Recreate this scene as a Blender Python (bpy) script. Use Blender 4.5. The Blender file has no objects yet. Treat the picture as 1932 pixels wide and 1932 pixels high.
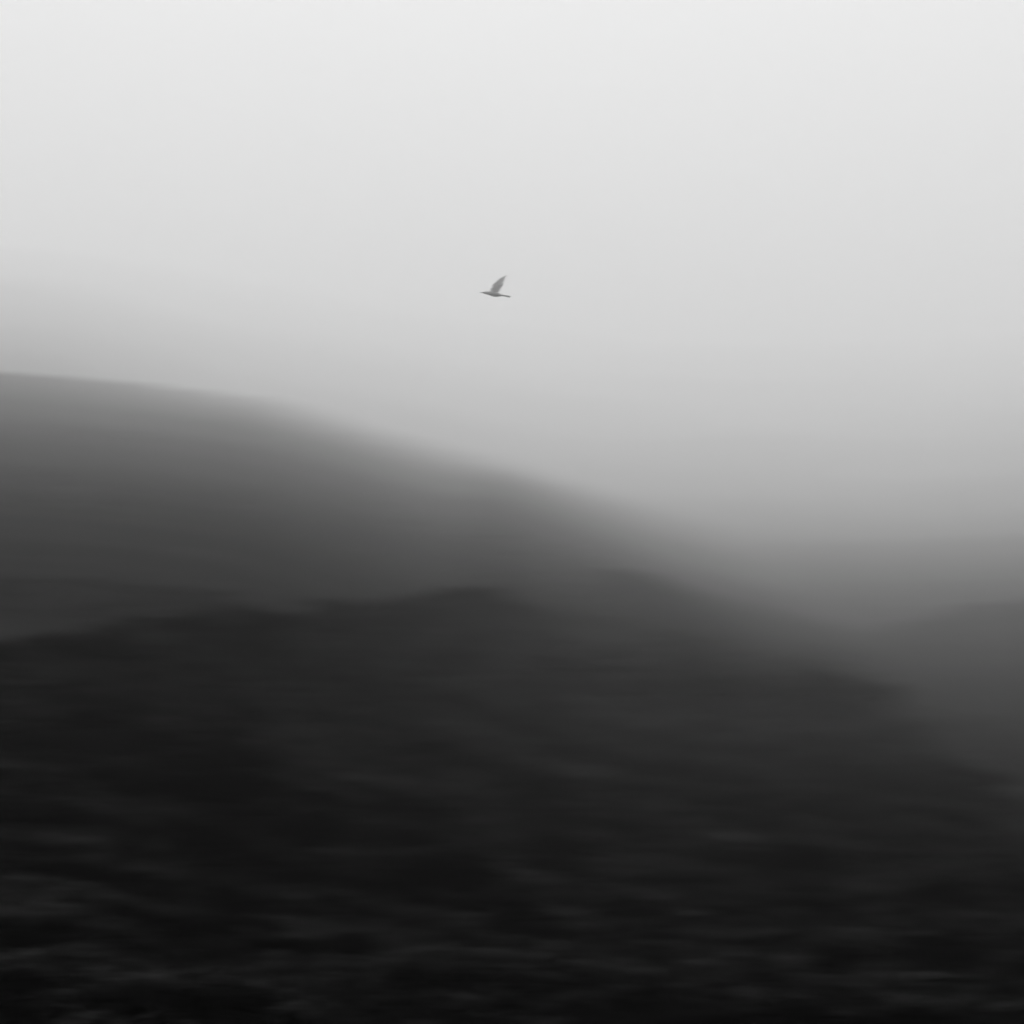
import bpy, bmesh, math, random
import numpy as np
from mathutils import Vector, Matrix

random.seed(7)
rng = np.random.default_rng(7)
sc = bpy.context.scene
COL = sc.collection

# ------------------------------------------------------------------ camera
FOV = math.radians(25.0)
PITCH = math.radians(3.73)
cam_d = bpy.data.cameras.new('camera')
cam_d.sensor_fit = 'HORIZONTAL'
cam_d.sensor_width = 36.0
cam_d.angle = FOV
cam_d.clip_start = 0.1
cam_d.clip_end = 60000.0
cam = bpy.data.objects.new('camera', cam_d)
COL.objects.link(cam)
cam.location = (0, 0, 0)
cam.rotation_euler = (math.pi / 2 + PITCH, 0, 0)
sc.camera = cam
cam_d.dof.use_dof = True
cam_d.dof.focus_distance = 9.55
cam_d.dof.aperture_fstop = 3.2
cam_d.dof.aperture_ratio = 0.095

# ------------------------------------------------------------------ sky, sun, exposure
SUN_EL = math.radians(54.0)
SUN_AZ = math.radians(0.0)          # 0 = straight ahead (+Y)
world = bpy.data.worlds.new('World')
sc.world = world
world.use_nodes = True
nt = world.node_tree
nt.nodes.clear()
sky = nt.nodes.new('ShaderNodeTexSky')
sky.sky_type = 'NISHITA'
sky.sun_disc = False
sky.sun_elevation = SUN_EL
sky.sun_rotation = SUN_AZ
sky.air_density = 1.0
sky.dust_density = 4.0
bw = nt.nodes.new('ShaderNodeRGBToBW')       # a monochrome photograph
bg = nt.nodes.new('ShaderNodeBackground')
bg.inputs['Strength'].default_value = 0.05
wo = nt.nodes.new('ShaderNodeOutputWorld')
nt.links.new(sky.outputs[0], bw.inputs[0])
nt.links.new(bw.outputs[0], bg.inputs['Color'])
nt.links.new(bg.outputs[0], wo.inputs[0])

sun_d = bpy.data.lights.new('sun', 'SUN')
sun_d.energy = 1.5
sun_d.angle = math.radians(12.0)
sun_d.color = (1, 1, 1)
sun = bpy.data.objects.new('sun', sun_d)
COL.objects.link(sun)
to_sun = Vector((math.sin(SUN_AZ) * math.cos(SUN_EL), math.cos(SUN_AZ) * math.cos(SUN_EL), math.sin(SUN_EL)))
sun.rotation_euler = (-to_sun).to_track_quat('-Z', 'Y').to_euler()

sc.view_settings.view_transform = 'Standard'
sc.view_settings.look = 'None'
sc.view_settings.exposure = 1.40
sc.view_settings.gamma = 1.0
sc.view_settings.use_curve_mapping = False
sc.cycles.volume_bounces = 2
sc.cycles.max_bounces = 5
sc.cycles.diffuse_bounces = 3
sc.cycles.use_denoising = True

# ------------------------------------------------------------------ helpers
FPX = 966.0 / math.tan(FOV / 2)      # the survey below is read in 1932ths of the view


def ray(u, v):
    """azimuth and elevation slopes (x/y, z/y) of a surveyed bearing"""
    a = (u - 966.0) / FPX
    b = (966.0 - v) / FPX
    cp, sp = math.cos(PITCH), math.sin(PITCH)
    y = cp - b * sp
    return a / y, (sp + b * cp) / y


def hash2(ix, iy, seed):
    h = (ix.astype(np.int64) * 374761393 + iy.astype(np.int64) * 668265263 + seed * 1442695041) & 0xffffffff
    h = ((h ^ (h >> 13)) * 1274126177) & 0xffffffff
    return ((h ^ (h >> 16)) & 0xffff) / 65535.0


def vnoise(x, y, seed=0):
    ix, iy = np.floor(x), np.floor(y)
    fx, fy = x - ix, y - iy
    fx = fx * fx * fx * (fx * (fx * 6 - 15) + 10)
    fy = fy * fy * fy * (fy * (fy * 6 - 15) + 10)
    a = hash2(ix, iy, seed); b = hash2(ix + 1, iy, seed)
    c = hash2(ix, iy + 1, seed); d = hash2(ix + 1, iy + 1, seed)
    return (a * (1 - fx) + b * fx) * (1 - fy) + (c * (1 - fx) + d * fx) * fy - 0.5


def fbm(x, y, octaves=4, seed=0, gain=0.5):
    s = 0.0; amp = 1.0
    for o in range(octaves):
        ca, sa = math.cos(0.6 * o + 0.3), math.sin(0.6 * o + 0.3)
        s = s + amp * vnoise(x * ca - y * sa + 17.3 * o, x * sa + y * ca - 9.1 * o, seed + o)
        x = x * 2.03; y = y * 2.03; amp *= gain
    return s


def smooth(a, n, axis):
    for _ in range(n):
        p = np.concatenate([np.take(a, [0], axis), a, np.take(a, [-1], axis)], axis)
        L = a.shape[axis]
        a = 0.25 * np.take(p, range(0, L), axis) + 0.5 * np.take(p, range(1, L + 1), axis) + 0.25 * np.take(p, range(2, L + 2), axis)
    return a


def grid_mesh(name, X, Y, Z, mat, kind='structure', label=None):
    R, Cn = X.shape
    me = bpy.data.meshes.new(name)
    co = np.stack([X, Y, Z], -1).reshape(-1, 3).astype(np.float32)
    i = np.arange(R * Cn).reshape(R, Cn)
    f = np.stack([i[:-1, :-1], i[:-1, 1:], i[1:, 1:], i[1:, :-1]], -1).reshape(-1, 4)
    me.from_pydata(co.tolist(), [], f.tolist())
    me.polygons.foreach_set('use_smooth', np.ones(len(me.polygons), bool))
    me.materials.append(mat)
    ob = bpy.data.objects.new(name, me)
    COL.objects.link(ob)
    ob['kind'] = kind
    if label:
        ob['label'] = label
    return ob


# ------------------------------------------------------------------ materials
def new_mat(name):
    m = bpy.data.materials.new(name)
    m.use_nodes = True
    n = m.node_tree
    n.nodes.clear()
    out = n.nodes.new('ShaderNodeOutputMaterial')
    return m, n, out


def heath_material(name, dark, pale, scale, stretch=(0.35, 1.0, 1.0), rough=0.6, low=0.5, crest_light=0.0, high=0.66):
    """dark heath with paler dry grass; the grass runs in bands along the slope"""
    m, n, out = new_mat(name)
    tc = n.nodes.new('ShaderNodeTexCoord')
    mp = n.nodes.new('ShaderNodeMapping')
    mp.inputs['Scale'].default_value = stretch
    n.links.new(tc.outputs['Object'], mp.inputs[0])
    a = n.nodes.new('ShaderNodeTexNoise')
    a.inputs['Scale'].default_value = scale
    a.inputs['Detail'].default_value = 5
    a.inputs['Roughness'].default_value = rough
    n.links.new(mp.outputs[0], a.inputs['Vector'])
    r = n.nodes.new('ShaderNodeValToRGB')
    r.color_ramp.elements[0].position = low
    r.color_ramp.elements[0].color = (dark, dark, dark, 1)
    r.color_ramp.elements[1].position = high
    r.color_ramp.elements[1].color = (pale, pale, pale, 1)
    n.links.new(a.outputs['Fac'], r.inputs[0])
    b = n.nodes.new('ShaderNodeBsdfPrincipled')
    b.inputs['Roughness'].default_value = 0.9
    b.inputs['Specular IOR Level'].default_value = 0.0
    col = r.outputs[0]
    if crest_light:                       # thin winding pale grass lines, painted in for crests catching the light
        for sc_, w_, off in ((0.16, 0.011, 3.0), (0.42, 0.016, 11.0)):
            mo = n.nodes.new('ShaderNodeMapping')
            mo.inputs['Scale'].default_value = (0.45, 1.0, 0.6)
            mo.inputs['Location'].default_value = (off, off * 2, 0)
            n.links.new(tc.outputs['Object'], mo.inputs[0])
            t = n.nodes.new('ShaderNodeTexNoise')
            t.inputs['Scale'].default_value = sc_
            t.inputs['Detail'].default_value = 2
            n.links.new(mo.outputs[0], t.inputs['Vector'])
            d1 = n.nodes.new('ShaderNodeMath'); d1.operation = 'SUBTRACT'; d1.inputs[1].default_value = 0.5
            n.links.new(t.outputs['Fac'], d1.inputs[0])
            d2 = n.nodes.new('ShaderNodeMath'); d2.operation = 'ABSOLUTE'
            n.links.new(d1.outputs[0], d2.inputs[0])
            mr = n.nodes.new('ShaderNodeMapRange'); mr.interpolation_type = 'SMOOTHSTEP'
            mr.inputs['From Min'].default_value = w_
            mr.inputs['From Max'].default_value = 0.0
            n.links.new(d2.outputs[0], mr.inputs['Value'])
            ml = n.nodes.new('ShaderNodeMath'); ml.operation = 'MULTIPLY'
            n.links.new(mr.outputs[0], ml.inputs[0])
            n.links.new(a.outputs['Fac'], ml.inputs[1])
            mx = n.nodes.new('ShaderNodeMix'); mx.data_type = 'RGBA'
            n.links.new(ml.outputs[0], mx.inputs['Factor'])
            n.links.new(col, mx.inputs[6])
            mx.inputs[7].default_value = (crest_light, crest_light, crest_light, 1)
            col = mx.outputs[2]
    n.links.new(col, b.inputs['Base Color'])
    n.links.new(b.outputs[0], out.inputs['Surface'])
    return m


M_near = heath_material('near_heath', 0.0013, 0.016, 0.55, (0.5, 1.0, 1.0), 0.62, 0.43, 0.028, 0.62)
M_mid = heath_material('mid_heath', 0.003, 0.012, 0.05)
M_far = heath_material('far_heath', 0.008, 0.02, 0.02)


def plain_material(name, lo, hi, scale):
    m, n, out = new_mat(name)
    tc = n.nodes.new('ShaderNodeTexCoord')
    a = n.nodes.new('ShaderNodeTexNoise')
    a.inputs['Scale'].default_value = scale
    a.inputs['Detail'].default_value = 3
    n.links.new(tc.outputs['Object'], a.inputs['Vector'])
    r = n.nodes.new('ShaderNodeMapRange')
    r.inputs['From Min'].default_value = 0.35
    r.inputs['From Max'].default_value = 0.65
    r.inputs['To Min'].default_value = lo
    r.inputs['To Max'].default_value = hi
    n.links.new(a.outputs['Fac'], r.inputs['Value'])
    b = n.nodes.new('ShaderNodeBsdfPrincipled')
    b.inputs['Roughness'].default_value = 0.8
    b.inputs['Specular IOR Level'].default_value = 0.0
    n.links.new(r.outputs[0], b.inputs['Base Color'])
    n.links.new(b.outputs[0], out.inputs['Surface'])
    return m


M_leaf = plain_material('dark_leaf', 0.0015, 0.004, 0.6)
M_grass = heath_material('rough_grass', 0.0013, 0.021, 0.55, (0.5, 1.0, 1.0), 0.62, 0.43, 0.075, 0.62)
def plumage_material():
    m, n, out = new_mat('grey_plumage')
    tc = n.nodes.new('ShaderNodeTexCoord')
    a = n.nodes.new('ShaderNodeTexNoise')
    a.inputs['Scale'].default_value = 60.0
    n.links.new(tc.outputs['Object'], a.inputs['Vector'])
    r = n.nodes.new('ShaderNodeMapRange')
    r.inputs['To Min'].default_value = 0.74
    r.inputs['To Max'].default_value = 0.90
    n.links.new(a.outputs['Fac'], r.inputs['Value'])
    d = n.nodes.new('ShaderNodeBsdfDiffuse')
    t = n.nodes.new('ShaderNodeBsdfTranslucent')      # thin feathers let the sky through
    mx = n.nodes.new('ShaderNodeMixShader')
    mx.inputs[0].default_value = 0.5
    n.links.new(r.outputs[0], d.inputs['Color'])
    n.links.new(r.outputs[0], t.inputs['Color'])
    n.links.new(d.outputs[0], mx.inputs[1])
    n.links.new(t.outputs[0], mx.inputs[2])
    n.links.new(mx.outputs[0], out.inputs['Surface'])
    return m


M_bird = plumage_material()
M_beak = plain_material('dark_horn', 0.05, 0.09, 40.0)
M_eye = plain_material('black_eye', 0.01, 0.02, 40.0)

# ------------------------------------------------------------------ terrain
def hill(name, cols, back, mat, ncol, nrow_per, noise, label, umin, umax, sm=6, rs=0.35):
    """A hill lofted from survey columns: each column is (bearing u, [(v, distance), ...]) from the
    foot nearest the camera up to the crest; behind the crest the ground falls away over `back` metres."""
    us = np.array([c[0] for c in cols], float)
    nr = len(cols[0][1])
    ug = np.linspace(umin, umax, ncol)
    Vr = np.array([np.interp(ug, us, [c[1][k][0] for c in cols]) for k in range(nr)])
    Dr = np.exp(np.array([np.interp(ug, us, np.log([c[1][k][1] for c in cols])) for k in range(nr)]))
    Vr = smooth(Vr, sm, 1); Dr = smooth(Dr, sm * 3, 1)
    Av, Bv = np.vectorize(ray)(np.broadcast_to(ug, Vr.shape), Vr)
    # refine rows: smooth curves of log-distance and slope along each column
    k = np.arange(nr); kk = np.linspace(0, nr - 1, (nr - 1) * nrow_per + 1)
    lD = np.array([np.interp(kk, k, np.log(Dr[:, j])) for j in range(ncol)]).T
    bB = np.array([np.interp(kk, k, Bv[:, j]) for j in range(ncol)]).T

    def fair(q):
        w = nrow_per * 2
        e = np.concatenate([2 * q[:1] - q[w:0:-1], q, 2 * q[-1:] - q[-2:-w - 2:-1]])     # ends stay where they are
        return smooth(e, int(nrow_per ** 2 * rs), 0)[w:w + len(q)]
    Df = np.exp(fair(lD))
    Zf = Df * fair(bB)
    Xf = Df * Av[0][None, :] * 1.0
    # back slope
    nb = 14
    t = np.linspace(0, 1, nb + 1)[1:, None]
    Db = Df[-1][None, :] + back * t
    drop = (Zf[-1] - Zf[0].min()) + 0.25 * back
    Zb = Zf[-1][None, :] - drop[None, :] * (0.35 * t + 0.65 * t * t)
    Xb = Db * Av[0][None, :]
    X = np.concatenate([Xf, Xb]); Y = np.concatenate([Df, Db]); Z = np.concatenate([Zf, Zb])
    Z = np.maximum(Z + noise(X, Y), -50.0)       # the buried foot of the back slope
    return grid_mesh(name, X, Y, Z, mat, label=label), (X, Y, Z, len(Df))


# base sheet to the horizon
g = 30000.0
gx = np.linspace(-g, g, 61); gy = np.linspace(-g, g, 61)
GX, GY = np.meshgrid(gx, gy)
grid_mesh('ground', GX, GY, np.full_like(GX, -40.0) + 6 * fbm(GX / 3000, GY / 3000, 3, 5), M_far)

# far mountain closing the valley
far_cols = [
    (-500, [(1420, 260), (1165, 640), (1060, 1100), (900, 1600), (720, 2300), (620, 3700), (540, 5600), (455, 10500)]),
    (20,   [(1420, 260), (1165, 640), (1060, 1100), (900, 1600), (740, 2300), (640, 3600), (560, 5500), (465, 10500)]),
    (500,  [(1420, 260), (1165, 640), (1060, 1400), (920, 2400), (810, 3700), (720, 5000), (640, 7000), (545, 11500)]),
    (1000, [(1420, 260), (1165, 640), (1060, 1750), (950, 3200), (860, 4500), (780, 6000), (710, 8200), (620, 12000)]),
    (1250, [(1420, 260), (1165, 640), (1070, 1600), (970, 3100), (880, 4600), (790, 6200), (715, 8500), (640, 12000)]),
    (1700, [(1420, 260), (1170, 640), (1075, 1550), (980, 3100), (890, 4500), (800, 6200), (720, 8500), (645, 12000)]),
    (1932, [(1420, 260), (1170, 640), (1075, 1500), (980, 2800), (880, 4200), (790, 5800), (710, 8200), (630, 12000)]),
    (2450, [(1420, 260), (1165, 620), (1075, 1350), (960, 2500), (850, 3800), (760, 5200), (680, 7600), (600, 12000)]),
]
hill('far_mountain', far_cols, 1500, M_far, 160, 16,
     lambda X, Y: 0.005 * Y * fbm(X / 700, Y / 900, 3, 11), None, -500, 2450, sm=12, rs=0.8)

# big ridge on the left
left_cols = [
    (-400, [(1300, 190), (1150, 250), (1050, 310), (960, 420), (880, 620), (805, 900), (740, 1500), (690, 2800)]),
    (0,    [(1300, 190), (1150, 250), (1050, 310), (970, 420), (900, 620), (830, 900), (762, 1500), (705, 2800)]),
    (210,  [(1290, 190), (1150, 255), (1060, 315), (985, 420), (915, 620), (850, 900), (780, 1600), (721, 2900)]),
    (430,  [(1280, 195), (1155, 260), (1075, 325), (1005, 430), (940, 620), (875, 950), (800, 1700), (741, 3000)]),
    (490,  [(1280, 195), (1155, 260), (1080, 330), (1010, 440), (945, 630), (880, 950), (810, 1700), (752, 3000)]),
    (680,  [(1280, 200), (1160, 275), (1095, 340), (1030, 450), (970, 650), (910, 1000), (850, 1800), (802, 3200)]),
    (830,  [(1270, 210), (1165, 290), (1105, 355), (1050, 470), (995, 680), (940, 1050), (885, 1900), (842, 3300)]),
    (950,  [(1260, 150), (1165, 240), (1100, 330), (1050, 480), (1000, 640), (950, 930), (905, 1500), (866, 4200)]),
    (1050, [(1260, 160), (1170, 260), (1110, 400), (1050, 600), (1000, 870), (955, 1400), (915, 2400), (890, 5000)]),
    (1150, [(1260, 180), (1180, 300), (1110, 480), (1050, 780), (1000, 1300), (960, 2050), (930, 3300), (910, 5200)]),
    (1250, [(1280, 200), (1190, 340), (1120, 600), (1060, 1020), (1015, 1650), (975, 2450), (945, 3600), (925, 5400)]),
    (1450, [(1320, 220), (1210, 400), (1140, 780), (1075, 1500), (1035, 2100), (1000, 2800), (970, 3800), (945, 5400)]),
    (1620, [(1350, 240), (1230, 480), (1170, 860), (1100, 1800), (1055, 2500), (1020, 3400), (990, 4300), (965, 5600)]),
]
LS = [.6, .62, .66, .70, .74, .78, .72, .60]
left_cols = [(u, [(v, d * (LS[k] + (1 - LS[k]) * min(1, max(0, (u - 450) / 450 if k < 7 else (u - 60) / 400)) * (1.25 if k == 7 and 400 < u < 900 else 1.0))) for k, (v, d) in enumerate(rows)]) for u, rows in left_cols]
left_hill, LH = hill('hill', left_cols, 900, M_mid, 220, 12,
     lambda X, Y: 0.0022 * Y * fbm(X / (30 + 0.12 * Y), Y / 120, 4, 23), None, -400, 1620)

# slope rising on the right
right_cols = [
    (1350, [(1390, 260), (1310, 370), (1275, 480), (1250, 560), (1235, 620)]),
    (1550, [(1380, 260), (1300, 380), (1260, 470), (1230, 560), (1208, 640)]),
    (1640, [(1380, 260), (1300, 380), (1250, 480), (1215, 580), (1190, 670)]),
    (1720, [(1380, 260), (1300, 380), (1245, 480), (1200, 600), (1170, 710)]),
    (1820, [(1380, 260), (1300, 380), (1240, 490), (1190, 620), (1150, 770)]),
    (1932, [(1380, 260), (1300, 380), (1235, 490), (1180, 640), (1131, 820)]),
    (2400, [(1380, 260), (1280, 380), (1200, 500), (1130, 660), (1060, 850)]),
]
hill('hill', right_cols, 400, M_mid, 120, 12,
     lambda X, Y: 0.003 * Y * fbm(X / 60, Y / 80, 4, 31), None, 1350, 2400)

# middle ridge with a round knoll
mid_cols = [
    (760,  [(1330, 170), (1250, 220), (1180, 270), (1150, 300)]),
    (900,  [(1320, 170), (1240, 220), (1160, 270), (1128, 310)]),
    (1040, [(1310, 170), (1220, 230), (1140, 290), (1098, 340)]),
    (1110, [(1300, 170), (1210, 230), (1125, 300), (1078, 350)]),
    (1180, [(1300, 170), (1210, 230), (1120, 300), (1068, 360)]),
    (1230, [(1300, 170), (1210, 230), (1130, 300), (1082, 360)]),
    (1300, [(1300, 170), (1225, 230), (1155, 300), (1113, 360)]),
    (1365, [(1310, 170), (1240, 230), (1175, 300), (1140, 360)]),
    (1440, [(1310, 170), (1255, 230), (1205, 300), (1178, 350)]),
    (1560, [(1320, 170), (1270, 220), (1225, 290), (1198, 340)]),
    (1700, [(1520, 128), (1340, 212), (1265, 280), (1235, 330)]),
    (1900, [(1600, 118), (1400, 180), (1325, 270), (1295, 310)]),
    (2400, [(1640, 112), (1440, 170), (1360, 270), (1340, 310)]),
]
mid_cols = [(u, [(v, d * (1.0 + .52 * k / 3 + (0.12 if u > 1400 else 0))) for k, (v, d) in enumerate(rows)]) for u, rows in mid_cols]
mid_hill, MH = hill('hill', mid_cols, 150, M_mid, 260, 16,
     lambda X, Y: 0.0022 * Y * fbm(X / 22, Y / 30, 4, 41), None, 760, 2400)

# the near hillside, from below the camera up to the near crest
def near_col(u, vc, dc):
    f = min(1.0, max(0.0, (u - 200) / 1600.0))
    base = [(4200, 2.9), (2700, 8.0), (2000, 15.0), (1800, 20.0 + 10 * f), (max(1650, vc + 130), 26 + 28 * f), (max(1520, vc + 60), 35 + 55 * f)]
    v0, d0 = base[-1]
    a = []
    for t in (0.35, 0.7, 1.0):
        a.append((v0 + (vc - v0) * t, d0 + (dc - d0) * t ** 1.15))
    return (u, base + a)


near_crest = [(-400, 1290, 60), (0, 1240, 66), (130, 1217, 72), (320, 1196, 84), (400, 1190, 92), (490, 1168, 104),
              (560, 1154, 120), (640, 1150, 130), (700, 1143, 146), (780, 1120, 168), (860, 1107, 186), (915, 1116, 198),
              (990, 1140, 215), (1080, 1160, 255), (1180, 1168, 290), (1260, 1190, 300), (1400, 1225, 290), (1500, 1243, 268),
              (1540, 1252, 258), (1600, 1285, 240), (1660, 1325, 215), (1750, 1398, 175), (1850, 1465, 145), (1932, 1515, 130), (2400, 1600, 115)]
near_cols = [near_col(*c) for c in near_crest]


def near_noise(X, Y):
    k = np.clip(Y / 30.0, 0.15, 4.0)
    far = np.clip((Y - 35) / 40, 0, 1)
    return (0.22 * k * fbm(X / 8.8, Y / 10.4, 3, 51)
            + 0.30 * np.clip(Y / 24, .1, 1) * fbm(X / 2.8, Y / 2.6, 3, 57) * (1 - 0.5 * far)
            + 0.5 * far * fbm(X / 9.0, Y / 7.5, 3, 58))


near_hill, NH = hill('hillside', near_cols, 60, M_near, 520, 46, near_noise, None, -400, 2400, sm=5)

# ------------------------------------------------------------------ scrub
def bush_proto(seed, nleaf=130):
    """a low rounded shrub: an uneven core and many small leaf clumps around it; unit radius"""
    r = np.random.default_rng(seed)
    bm = bmesh.new()
    bmesh.ops.create_icosphere(bm, subdivisions=2, radius=0.78)
    for v in bm.verts:
        n = 1 + 0.5 * (fbm(np.array([v.co.x * 1.7 + v.co.z]), np.array([v.co.y * 1.7 - v.co.z]), 3, seed)[0])
        v.co *= n
        v.co.z *= 0.75
    vs = [tuple(v.co) for v in bm.verts]
    fs = [tuple(x.index for x in f.verts) for f in bm.faces]
    bm.free()
    for _ in range(nleaf):
        d = r.normal(size=3); d /= np.linalg.norm(d); d[2] = abs(d[2]) * 1.0 - 0.15
        c = d * r.uniform(0.72, 1.05) * np.array([1, 1, 0.78])
        a = r.normal(size=3); a /= np.linalg.norm(a)
        b = np.cross(a, r.normal(size=3)); b /= np.linalg.norm(b)
        s = r.uniform(0.07, 0.15)
        i = len(vs)
        vs += [tuple(c - a * s), tuple(c + b * s * 0.55), tuple(c + a * s), tuple(c - b * s * 0.55)]
        fs.append((i, i + 1, i + 2, i + 3))
    return np.array(vs), fs


protos = [bush_proto(100 + k) for k in range(6)]


def scatter(name, H, n, dmin, dmax, size, seed, label, edge=0.5, gap=0.0):
    X, Y, Z, nf = H
    r = np.random.default_rng(seed)
    X, Y, Z = X[:nf], Y[:nf], Z[:nf]
    R, Cn = X.shape
    allv, allf, off = [], [], 0
    placed = 0; tries = 0; kept = []
    while placed < n and tries < n * 40:
        tries += 1
        i = r.integers(0, R - 1); j = r.integers(0, Cn - 1)
        x, y, z = X[i, j], Y[i, j], Z[i, j]
        if not (dmin < y < dmax):
            continue
        k = 6 + 0.05 * y
        dens = fbm(np.array([x / (k * 2.2)]), np.array([y / (k * 1.3)]), 3, seed)[0] + 0.5
        if r.random() > max(0.0, (dens - edge) * 4 + 0.5):
            continue
        here = (x / y, math.log(y))
        if gap and any(abs(here[0] - q[0]) < gap and abs(here[1] - q[1]) < gap * 2.4 for q in kept):
            continue                                 # clumps keep clear of one another
        kept.append(here)
        s = size(y) * min(1.25, r.lognormal(-0.3, 0.4)) * (0.6 + 0.8 * dens)
        for q_ in range(r.integers(2, 6)):          # a few shrubs grown together
            x1 = x + r.normal() * s * 1.5 * (q_ > 0); y1 = y + r.normal() * s * 0.8 * (q_ > 0)
            s1 = s * r.uniform(0.5, 1.0) if q_ else s
            pv, pf = protos[r.integers(0, len(protos))]
            a = r.uniform(0, 2 * math.pi)
            sx, sy, sz = s1 * r.uniform(0.9, 1.6), s1 * r.uniform(0.8, 1.2), s1 * r.uniform(0.7, 1.15)
            ca, sa = math.cos(a), math.sin(a)
            q = np.stack([(pv[:, 0] * ca - pv[:, 1] * sa) * sx + x1, (pv[:, 0] * sa + pv[:, 1] * ca) * sy + y1, pv[:, 2] * sz + z + 0.1 * sz], -1)
            allv.append(q)
            allf += [tuple(t + off for t in f) for f in pf]
            off += len(q)
        placed += 1
    me = bpy.data.meshes.new(name)
    me.from_pydata(np.concatenate(allv).tolist(), [], allf)
    me.polygons.foreach_set('use_smooth', np.ones(len(me.polygons), bool))
    me.materials.append(M_leaf)
    ob = bpy.data.objects.new(name, me)
    COL.objects.link(ob)
    ob['kind'] = 'stuff'
    ob['label'] = label
    ob['category'] = 'scrub'
    return ob


scatter('scrub', NH, 260, 12, 150, lambda y: 0.03 + 0.0135 * min(y, 60) + 0.005 * max(y - 60, 0), 61, 'dark low scrub covering the near hillside', edge=0.2, gap=0.038)
scatter('scrub', MH, 200, 170, 500, lambda y: 1.1, 67, 'dark scrub on the middle ridge below the round knoll')
scatter('scrub', LH, 500, 150, 900, lambda y: 0.45 + 0.001 * y, 71, 'faint scrub on the big misty hill at the left')


def tufts(name, H, n, dmin, dmax, seed, label):
    """rough grass: tufts of a few arched blades each"""
    X, Y, Z, nf = H
    r = np.random.default_rng(seed)
    X, Y, Z = X[:nf], Y[:nf], Z[:nf]
    ii = r.integers(0, X.shape[0] - 1, n * 3); jj = r.integers(0, X.shape[1] - 1, n * 3)
    P = np.stack([X[ii, jj], Y[ii, jj], Z[ii, jj]], -1)
    P = P[(P[:, 1] > dmin) & (P[:, 1] < dmax)][:n]
    nb = 9
    B = np.repeat(P, nb, 0)
    m = len(B)
    hgt = np.repeat(r.uniform(0.16, 0.42, len(P)) * np.clip(P[:, 1] / 45, 0.5, 2.6), nb) * r.uniform(0.6, 1.2, m)
    ang = r.uniform(0, 2 * math.pi, m)
    lean = r.uniform(0.25, 1.0, m) * hgt
    dx, dy = np.cos(ang), np.sin(ang)
    w = 0.05 * hgt + 0.006
    px, py = -dy * w, dx * w
    base = B + np.stack([dx * 0.1 * hgt, dy * 0.1 * hgt, -0.05 * np.ones(m)], -1)
    mid = base + np.stack([dx * lean * 0.4, dy * lean * 0.4, hgt * 0.75], -1)
    tip = base + np.stack([dx * lean * 1.1, dy * lean * 1.1, hgt * 0.95], -1)
    off = np.stack([px, py, np.zeros(m)], -1)
    V = np.stack([base - off, base + off, mid - off * 0.8, mid + off * 0.8, tip], 1).reshape(-1, 3)
    k = np.arange(m) * 5
    F = [f for q in k.tolist() for f in ((q, q + 1, q + 3, q + 2), (q + 2, q + 3, q + 4))]
    me = bpy.data.meshes.new(name)
    me.from_pydata(V.tolist(), [], F)
    me.materials.append(M_grass)
    ob = bpy.data.objects.new(name, me)
    COL.objects.link(ob)
    ob['kind'] = 'stuff'
    ob['label'] = label
    ob['category'] = 'grass'
    return ob


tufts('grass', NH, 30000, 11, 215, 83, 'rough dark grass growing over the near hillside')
tufts('grass', MH, 7000, 90, 300, 89, 'thin dark grass on the lower slope of the middle ridge')

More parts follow.
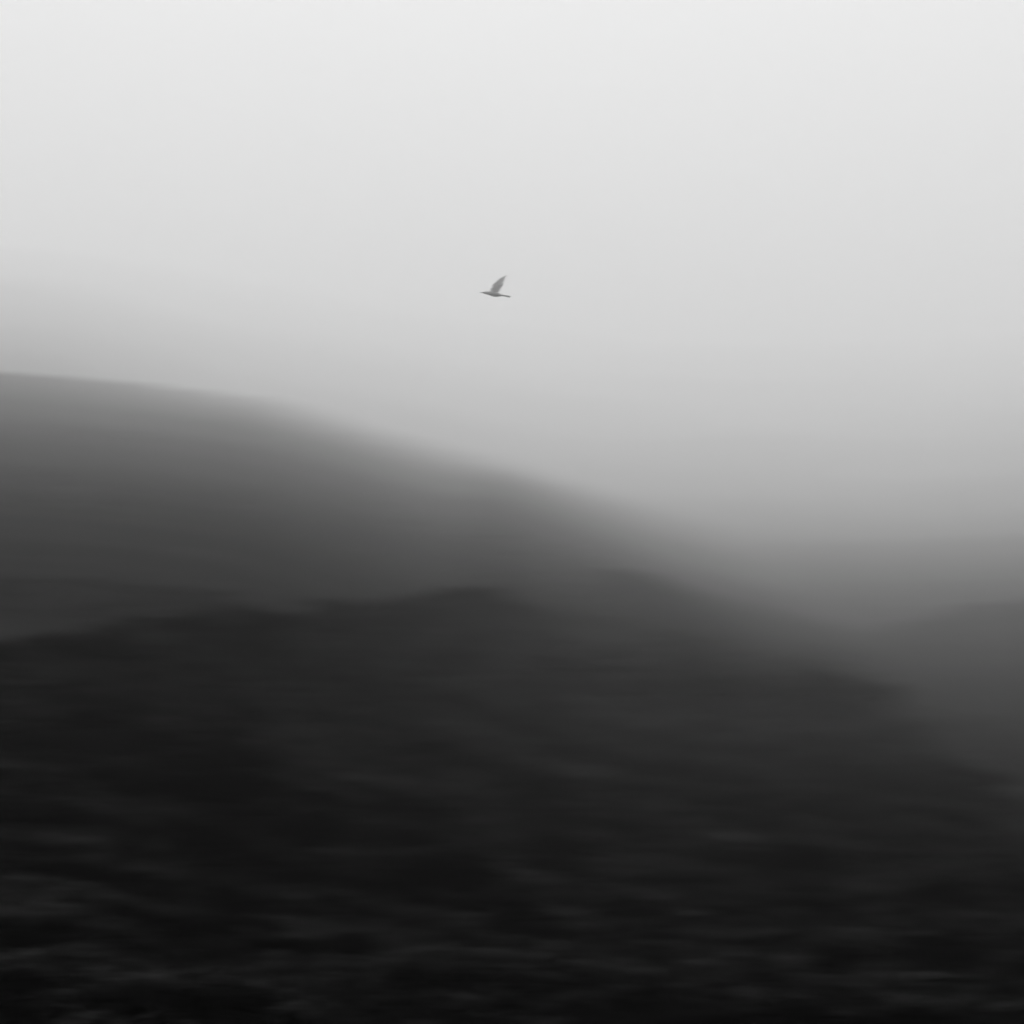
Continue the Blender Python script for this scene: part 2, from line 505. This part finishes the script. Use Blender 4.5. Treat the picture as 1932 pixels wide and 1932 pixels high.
# ------------------------------------------------------------------ bird
def build_bird():
    L = 0.1296
    bm = bmesh.new()
    # body: rings along x, bill at -x, tail at +x  (side view, flying left); (x, z, half height, half width)
    prof = [(-.430, .052, .006, .006), (-.400, .050, .026, .022), (-.360, .047, .042, .036), (-.310, .042, .050, .044), (-.255, .036, .055, .048),
            (-.190, .026, .066, .060), (-.110, .010, .083, .074), (-.030, -.004, .090, .080), (.050, -.014, .080, .072),
            (.120, -.022, .060, .056), (.180, -.030, .042, .044), (.240, -.040, .027, .046), (.320, -.050, .015, .055),
            (.400, -.064, .011, .062), (.460, -.075, .008, .066), (.500, -.083, .006, .060)]
    N = 16
    rings = []
    for x, z, h, w in prof:
        rings.append([bm.verts.new((x, w * math.cos(2 * math.pi * k / N), z + h * math.sin(2 * math.pi * k / N))) for k in range(N)])
    for a, b in zip(rings[:-1], rings[1:]):
        for k in range(N):
            bm.faces.new((a[k], a[(k + 1) % N], b[(k + 1) % N], b[k]))
    bm.faces.new(rings[0][::-1]); bm.faces.new(rings[-1])

    def feather(p0, p1, w0, w1, up, th=0.012):
        p0, p1 = Vector(p0), Vector(p1)
        d = (p1 - p0).normalized()
        side = d.cross(up).normalized()
        nn = side.cross(d).normalized()
        pts = []
        for t, w in ((0, w0), (.35, w0 * .5 + w1 * .5), (.75, w1), (.93, w1 * .75), (1, w1 * .25)):
            c = p0.lerp(p1, t)
            pts.append([bm.verts.new(c + side * s * w + nn * q * th * (1 - .55 * t)) for s, q in ((-1, -.3), (0, .5), (1, -.3), (0, -.5))])
        for a, b in zip(pts[:-1], pts[1:]):
            for k in range(4):
                bm.faces.new((a[k], a[(k + 1) % 4], b[(k + 1) % 4], b[k]))
        bm.faces.new(pts[0][::-1]); bm.faces.new(pts[-1])

    def wing(sy, root_x, lean, spread):
        # arm raised from the shoulder, hand swept back; feathers fan from arm and hand
        sh = Vector((root_x - .080, sy * .055, .050))
        wr = Vector((root_x - .080, sy * (.055 + .14 * lean), .270))
        hand = Vector((root_x + .150, sy * (.055 + .24 * lean), .445))
        up = Vector((0, sy, -0.25))
        feather(sh, wr, .026, .020, up, .03)
        feather(wr, hand, .020, .011, up, .022)
        feather(wr, sh + Vector((.09, 0, .03)), .05, .07, up, .014)
        for k in range(11):       # secondaries along the arm
            t = k / 10
            p = sh.lerp(wr, t)
            q = p + Vector((.195 + .14 * t, 0, .005 + .0 * t))
            feather(p, q, .020, .020, up)
        for k in range(11):       # primaries along the hand
            t = k / 10
            p = wr.lerp(hand, t)
            tip = Vector((root_x + .255 + .115 * t, sy * (.055 + (.15 + .18 * t) * lean), .260 + .285 * t))
            feather(p, tip, .020, .017 - .007 * t, up)
    wing(-1, .0, 1.0, 1.0)
    wing(1, -.045, .85, 1.0)
    # thigh and tail fan feathers
    for k in range(6):
        s = (k - 2.5) / 2.5
        feather((.20, s * .02, -.030), (.535 - .03 * abs(s), s * .085, -.089), .018, .018, Vector((0, 0, 1)), .010)
    bmesh.ops.recalc_face_normals(bm, faces=bm.faces)
    bmesh.ops.scale(bm, vec=(L, L, L), verts=bm.verts)
    me = bpy.data.meshes.new('body')
    bm.to_mesh(me); bm.free()
    tmp = bpy.data.objects.new('body_build', me)
    COL.objects.link(tmp)
    rm = tmp.modifiers.new('r', 'REMESH')
    rm.mode = 'VOXEL'; rm.voxel_size = 0.0005
    sm = tmp.modifiers.new('s', 'SMOOTH'); sm.iterations = 2; sm.factor = 0.4
    dg = bpy.context.evaluated_depsgraph_get()
    body_me = bpy.data.meshes.new_from_object(tmp.evaluated_get(dg))
    body_me.name = 'body'
    bpy.data.objects.remove(tmp)
    body_me.materials.clear(); body_me.materials.append(M_bird)
    body_me.polygons.foreach_set('use_smooth', np.ones(len(body_me.polygons), bool))

    root = bpy.data.objects.new('bird', None)
    COL.objects.link(root)
    root.empty_display_size = 0.1
    root['label'] = 'small grey bird flying left with raised swept-back wings above the misty hills'
    root['category'] = 'bird'
    body = bpy.data.objects.new('body', body_me)
    COL.objects.link(body); body.parent = root
    # bill
    bm = bmesh.new()
    pr = [(-.400, .050, .016, .014), (-.440, .050, .011, .009), (-.485, .049, .006, .005), (-.520, .047, .0015, .0015)]
    rr = [[bm.verts.new((x * L, w * L * math.cos(2 * math.pi * k / 10), (z + h * math.sin(2 * math.pi * k / 10)) * L)) for k in range(10)] for x, z, h, w in pr]
    for a, b in zip(rr[:-1], rr[1:]):
        for k in range(10):
            bm.faces.new((a[k], b[k], b[(k + 1) % 10], a[(k + 1) % 10]))
    bm.faces.new(rr[0]); bm.faces.new(rr[-1][::-1])
    bmesh.ops.recalc_face_normals(bm, faces=bm.faces)
    bme = bpy.data.meshes.new('beak'); bm.to_mesh(bme); bm.free(); bme.materials.append(M_beak)
    bk = bpy.data.objects.new('beak', bme); COL.objects.link(bk); bk.parent = root
    for s in (-1, 1):
        bm = bmesh.new()
        bmesh.ops.create_uvsphere(bm, u_segments=12, v_segments=8, radius=.009 * L)
        eme = bpy.data.meshes.new('eye'); bm.to_mesh(eme); bm.free(); eme.materials.append(M_eye)
        e = bpy.data.objects.new('eye', eme); COL.objects.link(e); e.parent = root
        e.location = (-.350 * L, s * .033 * L, .060 * L)
    return root


bird = build_bird()
bd = 10.0
ax, ez = ray(934.5, 555)
bird.location = (ax * bd, bd, ez * bd)
bird.rotation_euler = (math.radians(-13), 0, math.radians(6))

# ------------------------------------------------------------------ haze
def build_haze():
    me = bpy.data.meshes.new('haze')
    bm = bmesh.new()
    bmesh.ops.create_cube(bm, size=1.0)
    bm.to_mesh(me); bm.free()
    ob = bpy.data.objects.new('haze', me)
    COL.objects.link(ob)
    zlo, zhi = -60.0, 2050.0
    ob.location = (0, 0, (zlo + zhi) / 2)
    ob.scale = (62000, 62000, zhi - zlo)
    m, n, out = new_mat('haze_air')
    pv = n.nodes.new('ShaderNodeVolumePrincipled')
    pv.inputs['Color'].default_value = (0.95, 0.95, 0.95, 1)
    pv.inputs['Density'].default_value = 1.0 / 2500.0
    pv.inputs['Anisotropy'].default_value = 0.38
    n.links.new(pv.outputs[0], out.inputs['Volume'])
    me.materials.append(m)
    ob['kind'] = 'stuff'
    ob['label'] = 'pale mist filling the air over the hills'
    return ob


build_haze()
